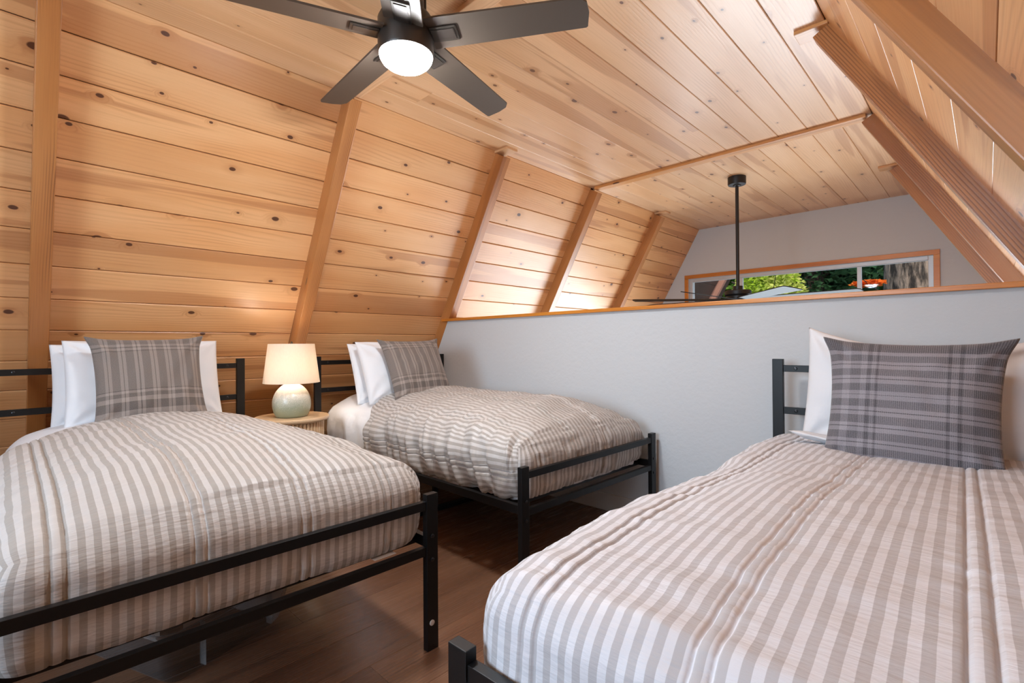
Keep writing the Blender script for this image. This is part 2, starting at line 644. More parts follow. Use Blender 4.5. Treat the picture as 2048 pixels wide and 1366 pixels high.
wl_ = slope_wall('wall_left', True)
wr_ = slope_wall('wall_right', False)


def gable(name, y0, y1, holes, zb):
    """a trapezoid wall of strips around rectangular holes (x0, x1, z0, z1), one mesh"""
    bm = bmesh.new()

    def quad(poly):
        me = prism(poly, y0, y1)
        bm.from_mesh(me)
        bpy.data.meshes.remove(me)
    zs = sorted({zb, ZC + .05} | {z for h in holes for z in h[2:]})
    for za, zb_ in zip(zs[:-1], zs[1:]):
        hs = sorted([h for h in holes if h[2] <= za + 1e-6 and h[3] >= zb_ - 1e-6])
        edges = [(lx(za, -.03), lx(zb_, -.03))]
        for h in hs:
            edges += [(h[0], h[0]), (h[1], h[1])]
        edges += [(rx(za, .03), rx(zb_, .03))]
        for i in range(0, len(edges), 2):
            l, r = edges[i], edges[i + 1]
            quad([(l[0], za), (r[0], za), (r[1], zb_), (l[1], zb_)])
    me = bpy.data.meshes.new(name)
    bm.to_mesh(me)
    bm.free()
    return S(name, me, 'grey')


W1 = (-2.522, -0.330, 1.10, 1.676)
W2 = (-2.75, -0.15, -1.95, 0.70)
W3 = (-1.75, -0.45, 0.75, 1.85)
gable('wall_far', YF, YF + .12, [W1, W2], ZLOW)
gable('wall_near', Y0 - .12, Y0, [W3], -0.16)

# half wall with cap and baseboard
hw = S('wall_half', prism([(FL + KL * (0 - ZC), 0), (rx(0), 0), (rx(1.099), 1.099), (FL + KL * (1.099 - ZC), 1.099)], YW, YW + .10), 'grey')
cap = S('trim_1', box_me(-2.974, rx(1.118) + .01, YW - .022, YW + .122, 1.099, 1.118, .002), 'cedar')
T(cap, 'orange stained wooden cap board along the top of the grey half wall')
bb = S('baseboard_far', box_me(FL - KL * ZC + .01, rx(0) - .03, YW - .014, YW, 0, .095, .004), 'white_trim')
# lower storey floor
S('floor', box_me(-5.4, 2.6, YW - 1.2, YF, ZLOW - .1, ZLOW), 'floor')
# the edge of the loft deck above the lower storey
S('trim_2', prism([(lx(-.3), -.30), (rx(-.3), -.30), (rx(-.02), -.02), (lx(-.02), -.02)], YW, YW + .10), 'grey')


def window(name, h, y, fw_, mull, trimw, inside, label):
    """frame and panes set in the hole h of a gable; inside = -1 when the room lies towards -y"""
    x0, x1, z0, z1 = h
    root = S(name, box_me(x0 - trimw, x1 + trimw, -.009, .009, z1, z1 + trimw, .002), 'cedar', mtx=Matrix.Translation((0, y + inside * .009, 0)))
    T(root, label)
    for nm, a in (('casing', (x0 - trimw, x0, z0 - trimw, z1)), ('casing', (x1, x1 + trimw, z0 - trimw, z1)), ('sill', (x0, x1, z0 - trimw, z0))):
        link(nm, box_me(a[0], a[1], -.009, .009, a[2], a[3], .002), 'cedar', root)
    g = -inside * .055
    fwid = fw_
    for nm, a in (('jamb', (x0, x0 + fwid, z0, z1)), ('jamb', (x1 - fwid, x1, z0, z1)), ('head', (x0 + fwid, x1 - fwid, z1 - fwid, z1)), ('bottom_rail', (x0 + fwid, x1 - fwid, z0, z0 + fwid))):
        link(nm, box_me(a[0], a[1], g - .025, g + .035, a[2], a[3], .003), 'alu', root)
    xs = [x0 + fwid] + mull + [x1 - fwid]
    for mx in mull:
        link('mullion', box_me(mx - .017, mx + .017, g - .012, g + .022, z0 + fwid, z1 - fwid, .002), 'alu', root)
    for a, b in zip(xs[:-1], xs[1:]):
        aa = a + (.017 if a in mull else 0)
        bb_ = b - (.017 if b in mull else 0)
        link('pane', box_me(aa, bb_, g + .004, g + .008, z0 + fwid, z1 - fwid), 'glass', root)
    return root


window('window_1', W1, YF, .038, [-1.945, -.870], .042, -1, 'long low window with orange wood casing high in the far grey gable')
window('window_2', W2, YF, .05, [-1.45], .06, -1, 'tall window of the lower storey under the loft')
window('window_3', W3, Y0, .04, [-1.10], .06, 1, 'window in the gable behind the beds')

# roof overhang beyond the far gable
ov = empty('roof_overhang', Matrix.Identity(4), 'dark brown roof overhang with a pale barge board outside the long window', 'roof')
for r in range(26):
    c = Vector((XL, (5.75 + 7.27) / 2, ZC)) + dl * ((r + .5) * .2 - .2) - nl * .02
    link('soffit_board', plank_me(7.27 - 5.75, .2, .02, .001, .004, 'soffit'), None, ov, frame(c, (0, -1, 0), dl, nl))
link('barge_board', box_me(0, 5.0, 0, .06, -.02, .06), 'barge', ov, frame(Vector((XL, 6.88, ZC)), dl, nl.cross(dl), nl))

# ------------------------------------------------------------------ numpy value noise
_rng = np.random.RandomState(3)
_tab = _rng.rand(256, 256)


def vnoise(x, y):
    xi, yi = np.floor(x).astype(int), np.floor(y).astype(int)
    fx, fy = x - xi, y - yi
    fx, fy = fx * fx * (3 - 2 * fx), fy * fy * (3 - 2 * fy)
    g = lambda a, b: _tab[a & 255, b & 255]
    return (g(xi, yi) * (1 - fx) * (1 - fy) + g(xi + 1, yi) * fx * (1 - fy) + g(xi, yi + 1) * (1 - fx) * fy + g(xi + 1, yi + 1) * fx * fy) * 2 - 1


def fbm(x, y, o=3):
    s, a = 0, 1
    for k in range(o):
        s = s + a * vnoise(x * 2 ** k + 17 * k, y * 2 ** k + 31 * k)
        a *= .5
    return s


SEAMS = [-.827, -.595, -.362, -.130, .103, .336, .568, .80]


def draped(name, w, y0, y1f, zb, zt, R, crown, amp, seams, head=False, bulge=.012, seed=0, dens=1.0, pucker=0.0, crown_y=None, skew=0):
    """A padded cover over a mattress: top + foot sheet and two side sheets, uv = cloth metres."""
    verts, uvs, faces = [], [], []
    base = 0
    ymax = max(y1f(-w), y1f(0), y1f(w))

    def place(P, U, V, corner):
        x, y, z = P
        cx = np.clip(x, -w + R, w - R)
        cy = np.clip(y, y0 + R, (ymax - R) if head else 99)
        cz = np.clip(z, zb + R * .55, zt - R)
        d = np.stack([x - cx, y - cy, z - cz])
        ln = np.sqrt((d ** 2).sum(0)) + 1e-9
        nrm = d / ln
        rr = np.minimum(ln, R)
        px, py, pz = cx + nrm[0] * rr, cy + nrm[1] * rr, cz + nrm[2] * rr
        # crown
        xs = np.clip(np.abs(px) / w, 0, 1)
        prof = (1 - xs ** 2.4)
        ty = np.clip((py - y0) / .42, 0, 1)
        ty = 1 - (1 - ty) ** 2.2
        cyv = 1.0 if crown_y is None else crown_y(py)
        k = (pz - zb) / (zt - zb)
        pz = pz + crown * prof * ty * np.clip(k, 0, 1) * cyv
        bl = bulge * np.sin(np.clip(k, 0, 1) * PI)
        side = np.clip((np.abs(px) - (w - R)) / R, 0, 1) * np.sign(px)
        px = px + bl * side
        foot = np.clip((y0 + R - py) / R, 0, 1)
        py = py - bl * .3 * foot
        # relief
        D = np.zeros_like(px)
        fade = np.clip(corner / .04, 0, 1)
        for s in seams:
            for q in (-.012, .012):
                D -= .0050 * np.exp(-((U - s - q) / .0030) ** 2)
            D += .003 * np.exp(-((U - s) / .006) ** 2)
            dist = np.abs(U - s)
            D += (.0016 + pucker * .003) * np.exp(-(dist / .045) ** 2) * vnoise(V * 75 + seed, U * 9)
        if seams:
            ph = np.abs(np.sin(PI * (U - seams[2]) / .2325))
            D += .006 * np.sqrt(ph)
        D += amp * (.012 * fbm(U * 2.2 + seed, V * 2.2, 2) + .004 * fbm(U * 7 + seed * 3, V * 11, 3))
        if pucker:
            sidek = np.clip((np.abs(U) - w * .70) / .20, 0, 1)
            D += pucker * sidek * .032 * (.5 - np.abs(fbm(V * 15 + U * 5 * np.sign(U) + seed, U * 3.5, 2)))
            fk = np.clip((-V + .02) / .12, 0, 1)
            D += pucker * fk * .015 * fbm(U * 26 + seed, V * 6, 2)
            D += pucker * .0065 * fbm(V * 20 + seed, U * 7 + 5, 3)
        D *= fade
        D = np.where((foot > .3) & (py < y0 + .05), np.minimum(D * .6, .004), D)
        return np.stack([px + nrm[0] * D, py + nrm[1] * D, pz + nrm[2] * D], -1), np.stack([U, V], -1), nrm

    def grid(P, UV):
        nonlocal base
        a, b = P.shape[:2]
        verts.append(P.reshape(-1, 3))
        uvs.append(UV.reshape(-1, 2))
        idx = (np.arange(a * b).reshape(a, b) + base)
        f = np.stack([idx[:-1, :-1], idx[1:, :-1], idx[1:, 1:], idx[:-1, 1:]], -1).reshape(-1, 4)
        faces.append(f)
        base += a * b

    nx = int(230 * dens)
    nz = int(34 * dens)
    ny = int(180 * dens)
    # arc samples: denser near rounding
    xs = np.linspace(-w, w, nx)
    if seams:
        ex = [s + q + e for s in seams for q in (-.012, .012) for e in (-.0045, -.0022, 0, .0022, .0045)]
        xs = np.unique(np.round(np.concatenate([xs, [e for e in ex if abs(e) < w - .002]]), 5))
        sz = np.array([zt + w - abs(e) for e in ex])
        sz = sz[(sz > zb + .002) & (sz < zt - .002)]
    else:
        sz = np.array([])
    zf = np.linspace(zb, zt, nz)
    # foot + top
    X, Zf = np.meshgrid(xs, zf, indexing='ij')
    ft = place((X, np.full_like(X, y0), Zf), X, -(zt - Zf), np.minimum(w - np.abs(X), 9) + .0 * X)
    tt = np.linspace(0, 1, ny) ** 1.15
    X2, T2 = np.meshgrid(xs, tt, indexing='ij')
    Y2 = y0 + T2 * (np.vectorize(y1f)(X2) - y0)
    cd_ = np.maximum(Y2 - y0, w - np.abs(X2) + 0)
    tp = place((X2, Y2, np.full_like(X2, zt)), X2, Y2 - y0, cd_)

    def close(PN):
        P, UV, n = PN
        e = P[:, -1, :]
        nn = np.moveaxis(n, 0, -1)[:, -1, :]
        r1 = e - nn * .010 + np.array([0, .005, 0])
        r2_ = e - nn * .024 + np.array([0, -.006, 0])
        return np.concatenate([P, r1[:, None], r2_[:, None]], 1), np.concatenate([UV, UV[:, -1:], UV[:, -1:]], 1)
    grid(ft[0], ft[1])
    if head:
        grid(tp[0], tp[1])
        hd = place((X, np.full_like(X, ymax), zt + zb - Zf), X, ymax - y0 + (Zf - zb), np.minimum(w - np.abs(X), 9))
        grid(hd[0], hd[1])
    else:
        grid(*close(tp))
    for sgn in (-1, 1):
        zs = np.unique(np.round(np.concatenate([np.linspace(zt, zb, nz), sz]), 5))[::-1]
        Zs, T3 = np.meshgrid(zs, tt, indexing='ij')
        Y3 = y0 + T3 * (y1f(sgn * w) - y0)
        cc = np.maximum(Y3 - y0, 0 * Y3)
        sd = place((np.full_like(Y3, sgn * w), Y3, Zs), sgn * (w + (zt - Zs)), Y3 - y0, cc)
        if head:
            grid(sd[0], sd[1])
        else:
            grid(*close(sd))
    V = np.concatenate(verts)
    UV = np.concatenate(uvs)
    Fc = np.concatenate(faces)
    me = bpy.data.meshes.new(name)
    me.from_pydata(V.tolist(), [], Fc.tolist())
    uvl = me.uv_layers.new(name='uv')
    li = np.empty(len(me.loops), dtype=np.int32)
    me.loops.foreach_get('vertex_index', li)
    uvl.data.foreach_set('uv', UV[li].astype(np.float32).ravel())
    bm = bmesh.new()
    bm.from_mesh(me)
    bmesh.ops.remove_doubles(bm, verts=bm.verts, dist=4e-4)
    bmesh.ops.recalc_face_normals(bm, faces=bm.faces)
    bm.to_mesh(me)
    bm.free()
    for p in me.polygons:
        p.use_smooth = True
    return me


def pillow_me(wd, ht, th, seed=0, n=56, pinch=.07, wr=1.0, sag=0.0, ear=0.0):
    """cushion standing in the x-z plane, z from 0 up, front towards -y; uv 0..1"""
    g = np.linspace(-1, 1, n)
    A, B = np.meshgrid(g, g, indexing='ij')
    # denser near the border
    A = np.sin(A * PI / 2) * .35 + A * .65
    B = np.sin(B * PI / 2) * .35 + B * .65
    shx = 1 - pinch * (1 - B ** 2) * np.abs(A) ** 1.5
    shz = 1 - pinch * .8 * (1 - A ** 2) * np.abs(B) ** 1.5
    x = A * wd / 2 * shx
    z = B * ht / 2 * shz
    ec = ear * np.exp(-((1 - np.abs(A)) ** 2 + (1 - np.abs(B)) ** 2) / .022)
    x = x + np.sign(A) * ec
    z = z + np.sign(B) * ec * .6
    t = ((1 - np.abs(A) ** 2.6) * (1 - np.abs(B) ** 2.6))
    t = np.clip(t, 0, 1) ** .55
    edge = np.clip((1 - np.maximum(np.abs(A), np.abs(B))) / .12, 0, 1)
    wv = wr * (.010 * fbm(A * 1.6 + seed, B * 1.6 + seed * 2, 3) + .006 * fbm(A * 4 + seed * 5, B * 3, 2)) * t
    # fan wrinkles from the corners
    for sx in (-1, 1):
        for sz in (-1, 1):
            dx, dz = A - sx, B - sz
            rr = np.hypot(dx, dz)
            an = np.arctan2(dz * sz, dx * sx)
            wv += wr * .006 * np.exp(-((rr - .35) / .25) ** 2) * np.sin(an * 9 + seed + sx) * edge
    bow = sag * (1 - A ** 2)
    z = z - bow * ht * np.clip(B, 0, 1) * .5
    front = np.stack([x, -th / 2 * t - wv, z + ht / 2], -1)
    back = np.stack([x, th / 2 * t + wv * .5, z + ht / 2], -1)
    uv = np.stack([(A + 1) / 2, (B + 1) / 2], -1)
    vs, uu, fs = [], [], []
    base = 0
    for P, flip in ((front, 0), (back, 1)):
        vs += P.reshape(-1, 3).tolist()
        uu += uv.reshape(-1, 2).tolist()
        for i in range(n - 1):
            for j in range(n - 1):
                a, b, c, d = base + i * n + j, base + (i + 1) * n + j, base + (i + 1) * n + j + 1, base + i * n + j + 1
                fs.append((a, b, c, d) if not flip else (d, c, b, a))
        base += n * n
    me = pyd(vs, fs, 'pillow')
    ul = me.uv_layers.new(name='uv')
    for l in me.loops:
        ul.data[l.index].uv = uu[l.vertex_index]
    bm = bmesh.new()
    bm.from_mesh(me)
    bmesh.ops.remove_doubles(bm, verts=bm.verts, dist=1e-5)
    bm.to_mesh(me)
    bm.free()
    for p in me.polygons:
        p.use_smooth = True
    return me


# ------------------------------------------------------------------ beds
BWD, BL = 0.985, 1.76
HX = BWD / 2


def bed_mtx(x, y, deg):
    return Matrix.Translation((x, y, 0)) @ Matrix.Rotation(rad(deg), 4, 'Z')


BM = [bed_mtx(-1.220, 0.4400, 89.6), bed_mtx(-1.220, 1.8140, 89.3), bed_mtx(-0.1030, 0.4870, 1.5)]

bolt_me = lathe_me([(.0062, 0), (.0062, .003), (.0035, .0042)], 14)
plug_me = lathe_me([(.0085, 0), (.0085, .002), (.004, .0028)], 18)


def make_frame(mtx, label):
    root = empty('bed_frame', mtx, label, 'bed frame', 'black metal single bed frames')
    for s in (-1, 1):
        xa, xb = sorted((s * HX, s * (HX - .04)))
        p = link('foot_post', box_me(xa, xb, 0, .022, 0, .470, .0015), 'black', root)
        rot = Matrix.Rotation(rad(90), 4, 'X')
        for z in (.344, .273):
            link('bolt', bolt_me, 'bolt', p, Matrix.Translation((s * (HX - .022), 0, z)) @ rot)
        link('plug', plug_me, 'plug', p, Matrix.Translation((s * (HX - .024), 0, .083)) @ rot)
        link('head_post', box_me(xa, xb, BL - .022, BL, 0, .855, .0015), 'black', root)
        xa, xb = sorted((s * HX, s * (HX - .02)))
        link('side_rail', box_me(xa, xb, .022, BL - .022, .298, .330, .001), 'black', root)
    for z0, z1 in ((.424, .450), (.287, .313)):
        link('foot_rail', box_me(-HX + .04, HX - .04, .003, .021, z0, z1, .001), 'black', root)
    for z0, z1 in ((.803, .830), (.632, .660), (.287, .313)):
        h = link('head_rail', box_me(-HX + .04, HX - .04, BL - .016, BL - .003, z0, z1, .001), 'black', root)
        if z0 > .5:
            for s in (-1, 1):
                link('bolt', bolt_me, 'bolt', h, Matrix.Translation((s * (HX - .085), BL - .016, (z0 + z1) / 2)) @ Matrix.Rotation(rad(90), 4, 'X'))
    sm = box_me(-HX + .02, HX - .02, -.03, .03, .297, .312, .001)
    for k in range(8):
        link('slat', sm, 'black', root, Matrix.Translation((0, .12 + k * .217, 0)))
    for s in (-1, 1):
        link('centre_leg', box_me(s * .14 - .012, s * .14 + .012, .99, 1.014, .02, .297, .001), 'black', root)
    link('centre_foot', box_me(-.30, .30, .985, 1.019, 0, .022, .001), 'black', root)
    return root


flabels = ['black metal bed frame left of the lamp, head end against the boarded wall',
           'black metal bed frame in the corner between the nightstand and the grey half wall',
           'black metal bed frame at right with its headboard on the grey half wall']
for m_, l_ in zip(BM, flabels):
    make_frame(m_, l_)

cy3 = lambda y: 1.0 - .9 * np.clip((y - .7) / .8, 0, 1)
for i, (m_, lab) in enumerate(zip(BM, ['mattress under a smooth white sheet, on the left bed beside the lamp',
                                      'mattress under a wrinkled white sheet, hanging over the side of the corner bed',
                                      'white mattress hidden under the right bed comforter'])):
    me = draped('mattress', .440, .07, lambda x: 1.725, .313, (.528, .532, .540)[i], (.075, .05, .075)[i], (.095, .105, .043)[i], .35 if i != 1 else .7, [], head=True, seed=40 + i, dens=.35, bulge=.006,
                pucker=.5 if i == 1 else 0, crown_y=cy3 if i == 2 else None)
    o = link('mattress', me, 'linen', None, m_)
    T(o, lab, 'mattress')

# comforters
ends = [lambda x: 1.31 + .15 * (x / .47), lambda x: 1.35 - .18 * abs(x / .47) ** 2, lambda x: 1.665]
clab = ['striped beige comforter on the left bed, smooth and taut over the foot',
        'striped grey comforter on the corner bed, puckered and wrinkled along its side',
        'striped comforter on the right bed, coloured paler for window daylight, filling the near corner of the view']
for i in range(3):
    me = draped('comforter', .468, .036, ends[i], (.318, .326, .322)[i], (.548, .552, .564)[i], (.075, .085, .06)[i], (.098, .105, .045)[i],
                (1.0, 1.0, .8)[i], SEAMS, seed=5 + i * 9, pucker=(0.2, 1.0, 0.32)[i], bulge=(.020, .016, .02)[i],
                crown_y=cy3 if i == 2 else None)
    o = link('comforter', me, 'stripe_daylit' if i == 2 else 'stripe', None, BM[i])
    T(o, clab[i], 'comforter', 'striped comforters')


def put_pillow(name, bed, x, yb, zb, wd, ht, th, lean, mat, seed, label, cat, roll=0, yaw=0, pinch=.07, wr=1.0, group=None, sag=0, ear=0):
    mtx = BM[bed] @ Matrix.Translation((x, yb, zb)) @ Matrix.Rotation(rad(yaw), 4, 'Z') @ Matrix.Rotation(rad(-lean), 4, 'X') @ Matrix.Rotation(rad(roll), 4, 'Y')
    o = link(name, pillow_me(wd, ht, th, seed, pinch=pinch, wr=wr, sag=sag, ear=ear), mat, None, mtx)
    return T(o, label, cat, group)


# bed local x = world Y - bed centre for the two beds along the left wall
put_pillow('pillow', 0, .005, 1.615, .572, .61, .37, .13, 12, 'linen', 1, 'white pillow against the left bed headboard, behind the other white pillow', 'pillow', pinch=.03, group='white pillows')
put_pillow('pillow', 0, .024, 1.485, .580, .58, .385, .15, 16, 'linen', 2, 'front white pillow on the left bed, right behind the plaid cushion', 'pillow', pinch=.03, group='white pillows')
put_pillow('cushion', 0, .016, 1.340, .590, .402, .39, .13, 18, 'plaid', 3, 'brown and grey plaid cushion on the left bed', 'cushion', roll=-1, group='plaid cushions', wr=.8, ear=.014)
put_pillow('pillow', 1, -.085, 1.43, .575, .58, .38, .14, 20, 'linen', 4, 'white pillow nearest the headboard of the corner bed', 'pillow', pinch=.03, group='white pillows')
put_pillow('pillow', 1, -.085, 1.295, .585, .58, .395, .15, 25, 'linen', 5, 'front white pillow on the corner bed, leaning behind the plaid cushion', 'pillow', pinch=.03, group='white pillows')
put_pillow('cushion', 1, -.085, 1.155, .602, .41, .39, .12, 26, 'plaid', 6, 'brown and grey plaid cushion on the corner bed beside the half wall', 'cushion', roll=-1, group='plaid cushions', wr=.8, ear=.014)
put_pillow('pillow', 2, -.036, 1.625, .532, .66, .43, .14, 4, 'linen', 7, 'white pillow behind the slate plaid cushion on the right bed', 'pillow', roll=3.2, pinch=.03, group='white pillows', sag=.28)
hem = link('pillowcase_hem', pillow_me(.20, .11, .022, 21, n=24, pinch=.04, wr=.6), 'linen', bpy.data.objects['pillow.004'], Matrix.Translation((-.235, -.085, .030)) @ Matrix.Rotation(rad(5), 4, 'Y') @ Matrix.Rotation(rad(84), 4, 'X'))
put_pillow('cushion', 2, -.040, 1.385, .512, .442, .426, .15, 14, 'plaid_blue', 8, 'large slate grey ribbed plaid cushion on the right bed', 'cushion', roll=1.5, group='plaid cushions', wr=.9, pinch=.09, ear=.016)

# ------------------------------------------------------------------ nightstand and lamp
NX, NY = -2.775, 1.128
ns = empty('nightstand', Matrix.Translation((NX, NY, 0)), 'round pale wood nightstand with a fluted drum between the two left beds', 'nightstand')
link('table_top', lathe_me([(.17, .508), (.187, .514), (.192, .522), (.192, .530), (.188, .535)], 64), 'table_wood', ns)
autosmooth(link('drum', lathe_me([(.147, .0), (.147, .508)], 48), 'table_wood', ns))
fl = lathe_me([(.0085, .012), (.0085, .507)], 10)
for k in range(52):
    a = 2 * PI * k / 52
    link('flute', fl, 'table_wood', ns, Matrix.Translation(((.157) * math.cos(a), .157 * math.sin(a), 0)))

LX, LY, LZ = -2.755, 1.118, .535
lamp = empty('table_lamp', Matrix.Translation((LX, LY, LZ)), 'table lamp with speckled round ceramic base and cream shade on the nightstand', 'lamp')
prof = []
for k in range(25):
    a = -36 + (36 + 84) * k / 24
    prof.append((.0985 * math.cos(rad(a)), .0985 * math.sin(rad(a)) * 1.16 + .071))
autosmooth(link('base', lathe_me([(.070, .0)] + prof + [(.012, .19), (.012, .215)], 48), 'ceramic', lamp), 50)
sh = [(.1445, .186), (.118, .398)]
link('shade', lathe_me([sh[0], sh[1], (sh[1][0] - .002, sh[1][1]), (sh[0][0] - .002, sh[0][1])], 64, cap=False), 'shade', lamp, smooth=False)
autosmooth(lamp.children[-1])
link('bulb', lathe_me([(.004, .225), (.013, .235), (.024, .262), (.028, .285), (.022, .306), (.006, .316)], 24), 'bulb', lamp, smooth=True)
link('finial', lathe_me([(.002, .385), (.006, .39), (.007, .402), (.002, .412)], 16), 'bronze_hi', lamp)
link('spider', box_me(-.117, .117, -.0015, .0015, .386, .389), 'bronze_hi', lamp)
link('harp', lathe_me([(.0015, .31), (.0015, .39)], 8), 'bronze_hi', lamp)

# ------------------------------------------------------------------ fans


def blade_me(r0, r1, w0, w1, th, pitch, cut=.02, droop=0.0):
    bm = bmesh.new()
    prof = [(r0, -w0 / 2), (r1 - cut, -w1 / 2), (r1, -w1 / 2 + cut * .9), (r1 + .006, 0), (r1, w1 / 2 - cut * .2), (r1 - cut * .3, w1 / 2), (r0, w0 / 2)]
    vt = [bm.verts.new((x, y, th / 2)) for x, y in prof]
    vb = [bm.verts.new((x, y, -th / 2)) for x, y in prof]
    bm.faces.new(vt)
    bm.faces.new(vb[::-1])
    for i in range(len(prof)):
        j = (i + 1) % len(prof)
        bm.faces.new((vt[j], vt[i], vb[i], vb[j]))
    bmesh.ops.rotate(bm, verts=bm.verts, cent=(0, 0, 0), matrix=Matrix.Rotation(pitch, 3, 'X'))
    bmesh.ops.recalc_face_normals(bm, faces=bm.faces)
    me = bpy.data.meshes.new('blade')
    bm.to_mesh(me)
    bm.free()
    return me


FX, FY = -1.42, 0.965
fan = empty('ceiling_fan', Matrix.Translation((FX, FY, ZC)), 'five blade dark bronze ceiling fan with a lit round lens over the beds', 'ceiling fan')
cz = lambda z: z - ZC
autosmooth(link('canopy', lathe_me([(.060, 0), (.092, 0), (.092, -.050), (.086, -.058), (.070, -.060)][::-1], 56), 'bronze', fan))
autosmooth(link('motor_neck', lathe_me([(.068, cz(2.02)), (.068, cz(2.175))], 56), 'bronze_hi', fan))
for k in range(10):
    a = 2 * PI * k / 10
    link('rib', box_me(.066, .0715, -.004, .004, cz(2.03), cz(2.175), .001), 'bronze', fan, Matrix.Rotation(a, 4, 'Z'))
autosmooth(link('motor_housing', lathe_me([(.060, cz(2.035)), (.088, cz(2.035)), (.094, cz(2.022)), (.094, cz(1.912)), (.091, cz(1.906)), (.086, cz(1.906))][::-1], 64), 'bronze', fan))
lp = [(.0895 * math.cos(rad(a)), cz(1.908) - .050 * math.sin(rad(a))) for a in (0, 12, 25, 40, 55, 70, 82)]
link('lens', lathe_me(lp, 48), 'lens', fan, smooth=True)
b_me = blade_me(.085, .612, .128, .112, .007, rad(-12))
k_me = box_me(.092, .185, -.030, .030, -.010, -.004, .003)
k2_me = box_me(.096, .176, -.021, .021, -.0125, -.009, .0015)
for k in range(5):
    a = rad(32.4 + 72 * k)
    bl = link('blade', b_me, 'blade', fan, Matrix.Translation((0, 0, cz(1.972))) @ Matrix.Rotation(a, 4, 'Z'))
    br = link('blade_bracket', k_me, 'bronze_hi', bl, Matrix.Rotation(rad(-12), 4, 'X'))
    br2 = link('bracket_plate', k2_me, 'bronze', bl, Matrix.Rotation(rad(-12), 4, 'X'))

fan2 = empty('ceiling_fan', Matrix.Translation((FX, 4.06, ZC)), 'black long rod ceiling fan hanging beyond the half wall in front of the long window', 'ceiling fan')
autosmooth(link('canopy', lathe_me([(.067, 0), (.067, -.052), (.064, -.060), (.030, -.062)][::-1], 48), 'fanblack', fan2))
autosmooth(link('collar', lathe_me([(.03, -.062), (.026, -.070), (.014, -.074)][::-1], 32), 'fanblack', fan2))
autosmooth(link('down_rod', lathe_me([(.0127, -.07), (.0127, cz(1.36))][::-1], 24), 'fanblack', fan2))
autosmooth(link('hub_neck', lathe_me([(.036, cz(1.372)), (.036, cz(1.330))][::-1], 32), 'fanblack', fan2))
autosmooth(link('motor_housing', lathe_me([(.09, cz(1.338)), (.098, cz(1.330)), (.098, cz(1.305)), (.088, cz(1.292)), (.088, cz(1.25)), (.05, cz(1.24))][::-1], 48), 'fanblack', fan2))
b2 = blade_me(.08, .82, .085, .12, .006, rad(-12), .015)
for k in range(8):
    a = rad(42 + 45 * k)
    link('blade', b2, 'fanblade2', fan2, Matrix.Translation((0, 0, cz(1.266))) @ Matrix.Rotation(a, 4, 'Z'))

# ------------------------------------------------------------------ clear storage bin under the left bed


def tub(wx, wy, h, t=.003, taper=.03, r=.05, seg=6):
    def ring(hx, hy, rr, z):
        pts = []
        for cx, cy, a0 in ((hx - rr, hy - rr, 0), (-hx + rr, hy - rr, 90), (-hx + rr, -hy + rr, 180), (hx - rr, -hy + rr, 270)):
            for k in range(seg + 1):
                a = rad(a0 + 90 * k / seg)
                pts.append((cx + rr * math.cos(a), cy + rr * math.sin(a), z))
        return pts
    rings = [ring(wx / 2 - taper - .02, wy / 2 - taper - .02, r * .6, 0), ring(wx / 2 - taper, wy / 2 - taper, r, .018), ring(wx / 2, wy / 2, r, h),
             ring(wx / 2 + .008, wy / 2 + .008, r, h), ring(wx / 2 + .008, wy / 2 + .008, r, h - .012)]
    n = len(rings[0])
    vs = [p for q in rings for p in q]
    fs = [tuple(range(n))[::-1]]
    for i in range(len(rings) - 1):
        for k in range(n):
            k2 = (k + 1) % n
            fs.append((i * n + k, i * n + k2, (i + 1) * n + k2, (i + 1) * n + k))
    return pyd(vs, fs)


bn = empty('storage_bin', Matrix.Translation((-1.90, .40, 0)) @ Matrix.Rotation(rad(21), 4, 'Z'), 'clear plastic storage bin on the floor under the left bed', 'storage bin')
link('tub', tub(.60, .44, .165), 'clear', bn, smooth=True)
link('lid', tub(.62, .46, .02, taper=.01), 'clear', bn, Matrix.Translation((0, 0, .168)))
for s in (-1, 1):
    link('handle', box_me(.272, .296, s * .11 - .001, s * .11 + .001, .03, .15), 'clear', bn)
lt = link('care_tag', box_me(-.035, .035, -.045, .045, 0, .0008), 'plug', None, BM[0] @ Matrix.Translation((.33, .075, .314)))
T(lt, 'white paper tag hanging out under the left comforter by its foot post', 'tag')

# ------------------------------------------------------------------ outside
S('ground', box_me(-30, 25, 6.2, 60, -3.3, -3.0), 'earth')
lrng = random.Random(11)


def leaves_me(n, center, rx_, ry_, rz_, size, flat=.5, shell=.5):
    vs, fs = [], []
    for k in range(n):
        while True:
            p = Vector((lrng.uniform(-1, 1), lrng.uniform(-1, 1), lrng.uniform(-1, 1)))
            if shell < p.length < 1:
                break
        q = Vector((center[0] + p.x * rx_, center[1] + p.y * ry_, center[2] + p.z * rz_))
        s = size * lrng.uniform(.6, 1.4)
        a = Vector((lrng.gauss(0, 1), lrng.gauss(0, 1), lrng.gauss(0, 1) * flat)).normalized()
        b = a.cross(Vector((lrng.gauss(0, 1), lrng.gauss(0, 1), lrng.gauss(0, 1)))).normalized()
        i = len(vs)
        vs += [tuple(q - a * s), tuple(q + b * s * .45), tuple(q + a * s), tuple(q - b * s * .45)]
        fs.append((i, i + 1, i + 2, i + 3))
    return pyd(vs, fs)


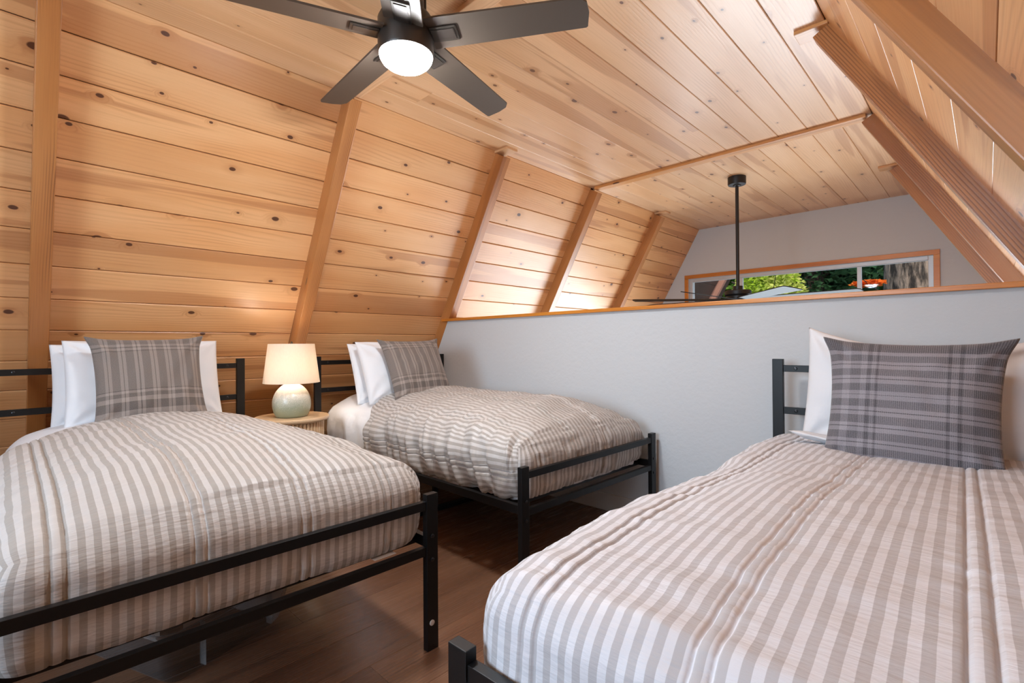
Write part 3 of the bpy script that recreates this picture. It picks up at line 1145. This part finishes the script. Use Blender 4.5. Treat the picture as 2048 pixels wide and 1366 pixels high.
def trunk_me(r, h, wob=.0, seg=26, rows=26, rough=.06, lean=(0, 0)):
    vs, fs = [], []
    for i in range(rows):
        z = h * i / (rows - 1)
        rr = r * (1 - .55 * i / (rows - 1)) * (1.35 if i == 0 else 1)
        for k in range(seg):
            a = 2 * PI * k / seg
            d = 1 + rough * noise.noise(Vector((math.cos(a) * 3.1, math.sin(a) * 3.1, z * .35 + r * 9)))
            vs.append((rr * d * math.cos(a) + lean[0] * z, rr * d * math.sin(a) + lean[1] * z, z))
    for i in range(rows - 1):
        for k in range(seg):
            k2 = (k + 1) % seg
            fs.append((i * seg + k, i * seg + k2, (i + 1) * seg + k2, (i + 1) * seg + k))
    return pyd(vs, fs)


def tree(name, x, y, r, h, bark_, crown, leaf, label, branches=0):
    root = empty(name, Matrix.Translation((x, y, -3.0)), label, 'tree', 'trees outside the long window')
    link('trunk', trunk_me(r, h), bark_, root, smooth=True)
    for k in range(branches):
        a = lrng.uniform(0, 2 * PI)
        z = lrng.uniform(2.8, 6.0)
        me = trunk_me(r * .16, lrng.uniform(1.4, 2.6), seg=8, rows=8, lean=(.15, .1))
        link('branch', me, bark_, root, Matrix.Translation((0, 0, z)) @ Matrix.Rotation(a, 4, 'Z') @ Matrix.Rotation(rad(lrng.uniform(35, 75)), 4, 'Y'), smooth=True)
    if crown:
        n, c, rx_, ry_, rz_, sz = crown
        o = link('foliage', leaves_me(n, c, rx_, ry_, rz_, sz, shell=.25), leaf, root)
        o['kind'] = 'stuff'
    return root


tree('tree', -1.03, 12.0, .52, 15, 'bark', None, None, 'thick bark covered trunk at the right end of the long window')
tree('tree', -3.35, 15.0, .36, 13, 'bark_dark', (5200, (0, .3, 5.6), 1.9, 1.4, 1.9, .11), 'needle', 'dark trunk with dim foliage near the middle of the long window', 6)
tree('tree', -3.95, 13.2, .07, 5, 'bark_dark', (9000, (.05, 0, 4.3), .95, .9, 1.9, .075), 'leaf_bright', 'sunlit yellow green tree seen through the long window near the fan', 4)
tree('conifer', -2.2, 16.5, .17, 12, 'bark_dark', (9000, (0, 0, 5.2), 1.5, 1.3, 2.4, .13), 'needle', 'dark green conifer left of the thick trunk in the long window', 10)
tree('tree', -2.95, 18.5, .12, 10, 'bark_dark', (9000, (0, 0, 5.4), 1.6, 1.2, 2.3, .11), 'leaf_mid', 'bright green tree behind thin branches in the middle of the long window', 6)
far = [(-10.6, 26, 'needle', 'far dark tree glimpsed beside the roof overhang at the left end of the long window'),
       (-7.6, 24, 'leaf_mid', 'far leafy tree behind the sunlit yellow green tree outside the long window'),
       (-5.0, 27, 'needle', 'far dark tree behind the middle trunk outside the long window'),
       (-2.6, 24, 'leaf_mid', 'far leafy tree behind the dark conifer outside the long window'),
       (0.4, 26, 'needle', 'far dark tree behind the thick trunk at the right of the long window')]
for x_, y_, lf, lb in far:
    tree('tree', x_, y_, .25, 14, 'bark_dark', (7500, (0, 0, 5.5), 1.75, 1.1, 4.6, .22), lf, lb)
# added leaf mesh and its stem stand in for an orange reflection in the glass
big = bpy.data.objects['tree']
o = link('orange_reflection', leaves_me(420, (-.47, -1.4, 4.96), .26, .12, .055, .05, shell=0), 'reflection_orange', big)
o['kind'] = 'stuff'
o['label'] = 'orange reflection in the long window, shaped as a spray of leaves'
link('reflection_stem', trunk_me(.014, 1.5, seg=8, rows=6), 'bark_dark', big, Matrix.Translation((-.30, -.3, 4.75)) @ Matrix.Rotation(rad(80), 4, 'X') @ Matrix.Rotation(rad(-8), 4, 'Y'))
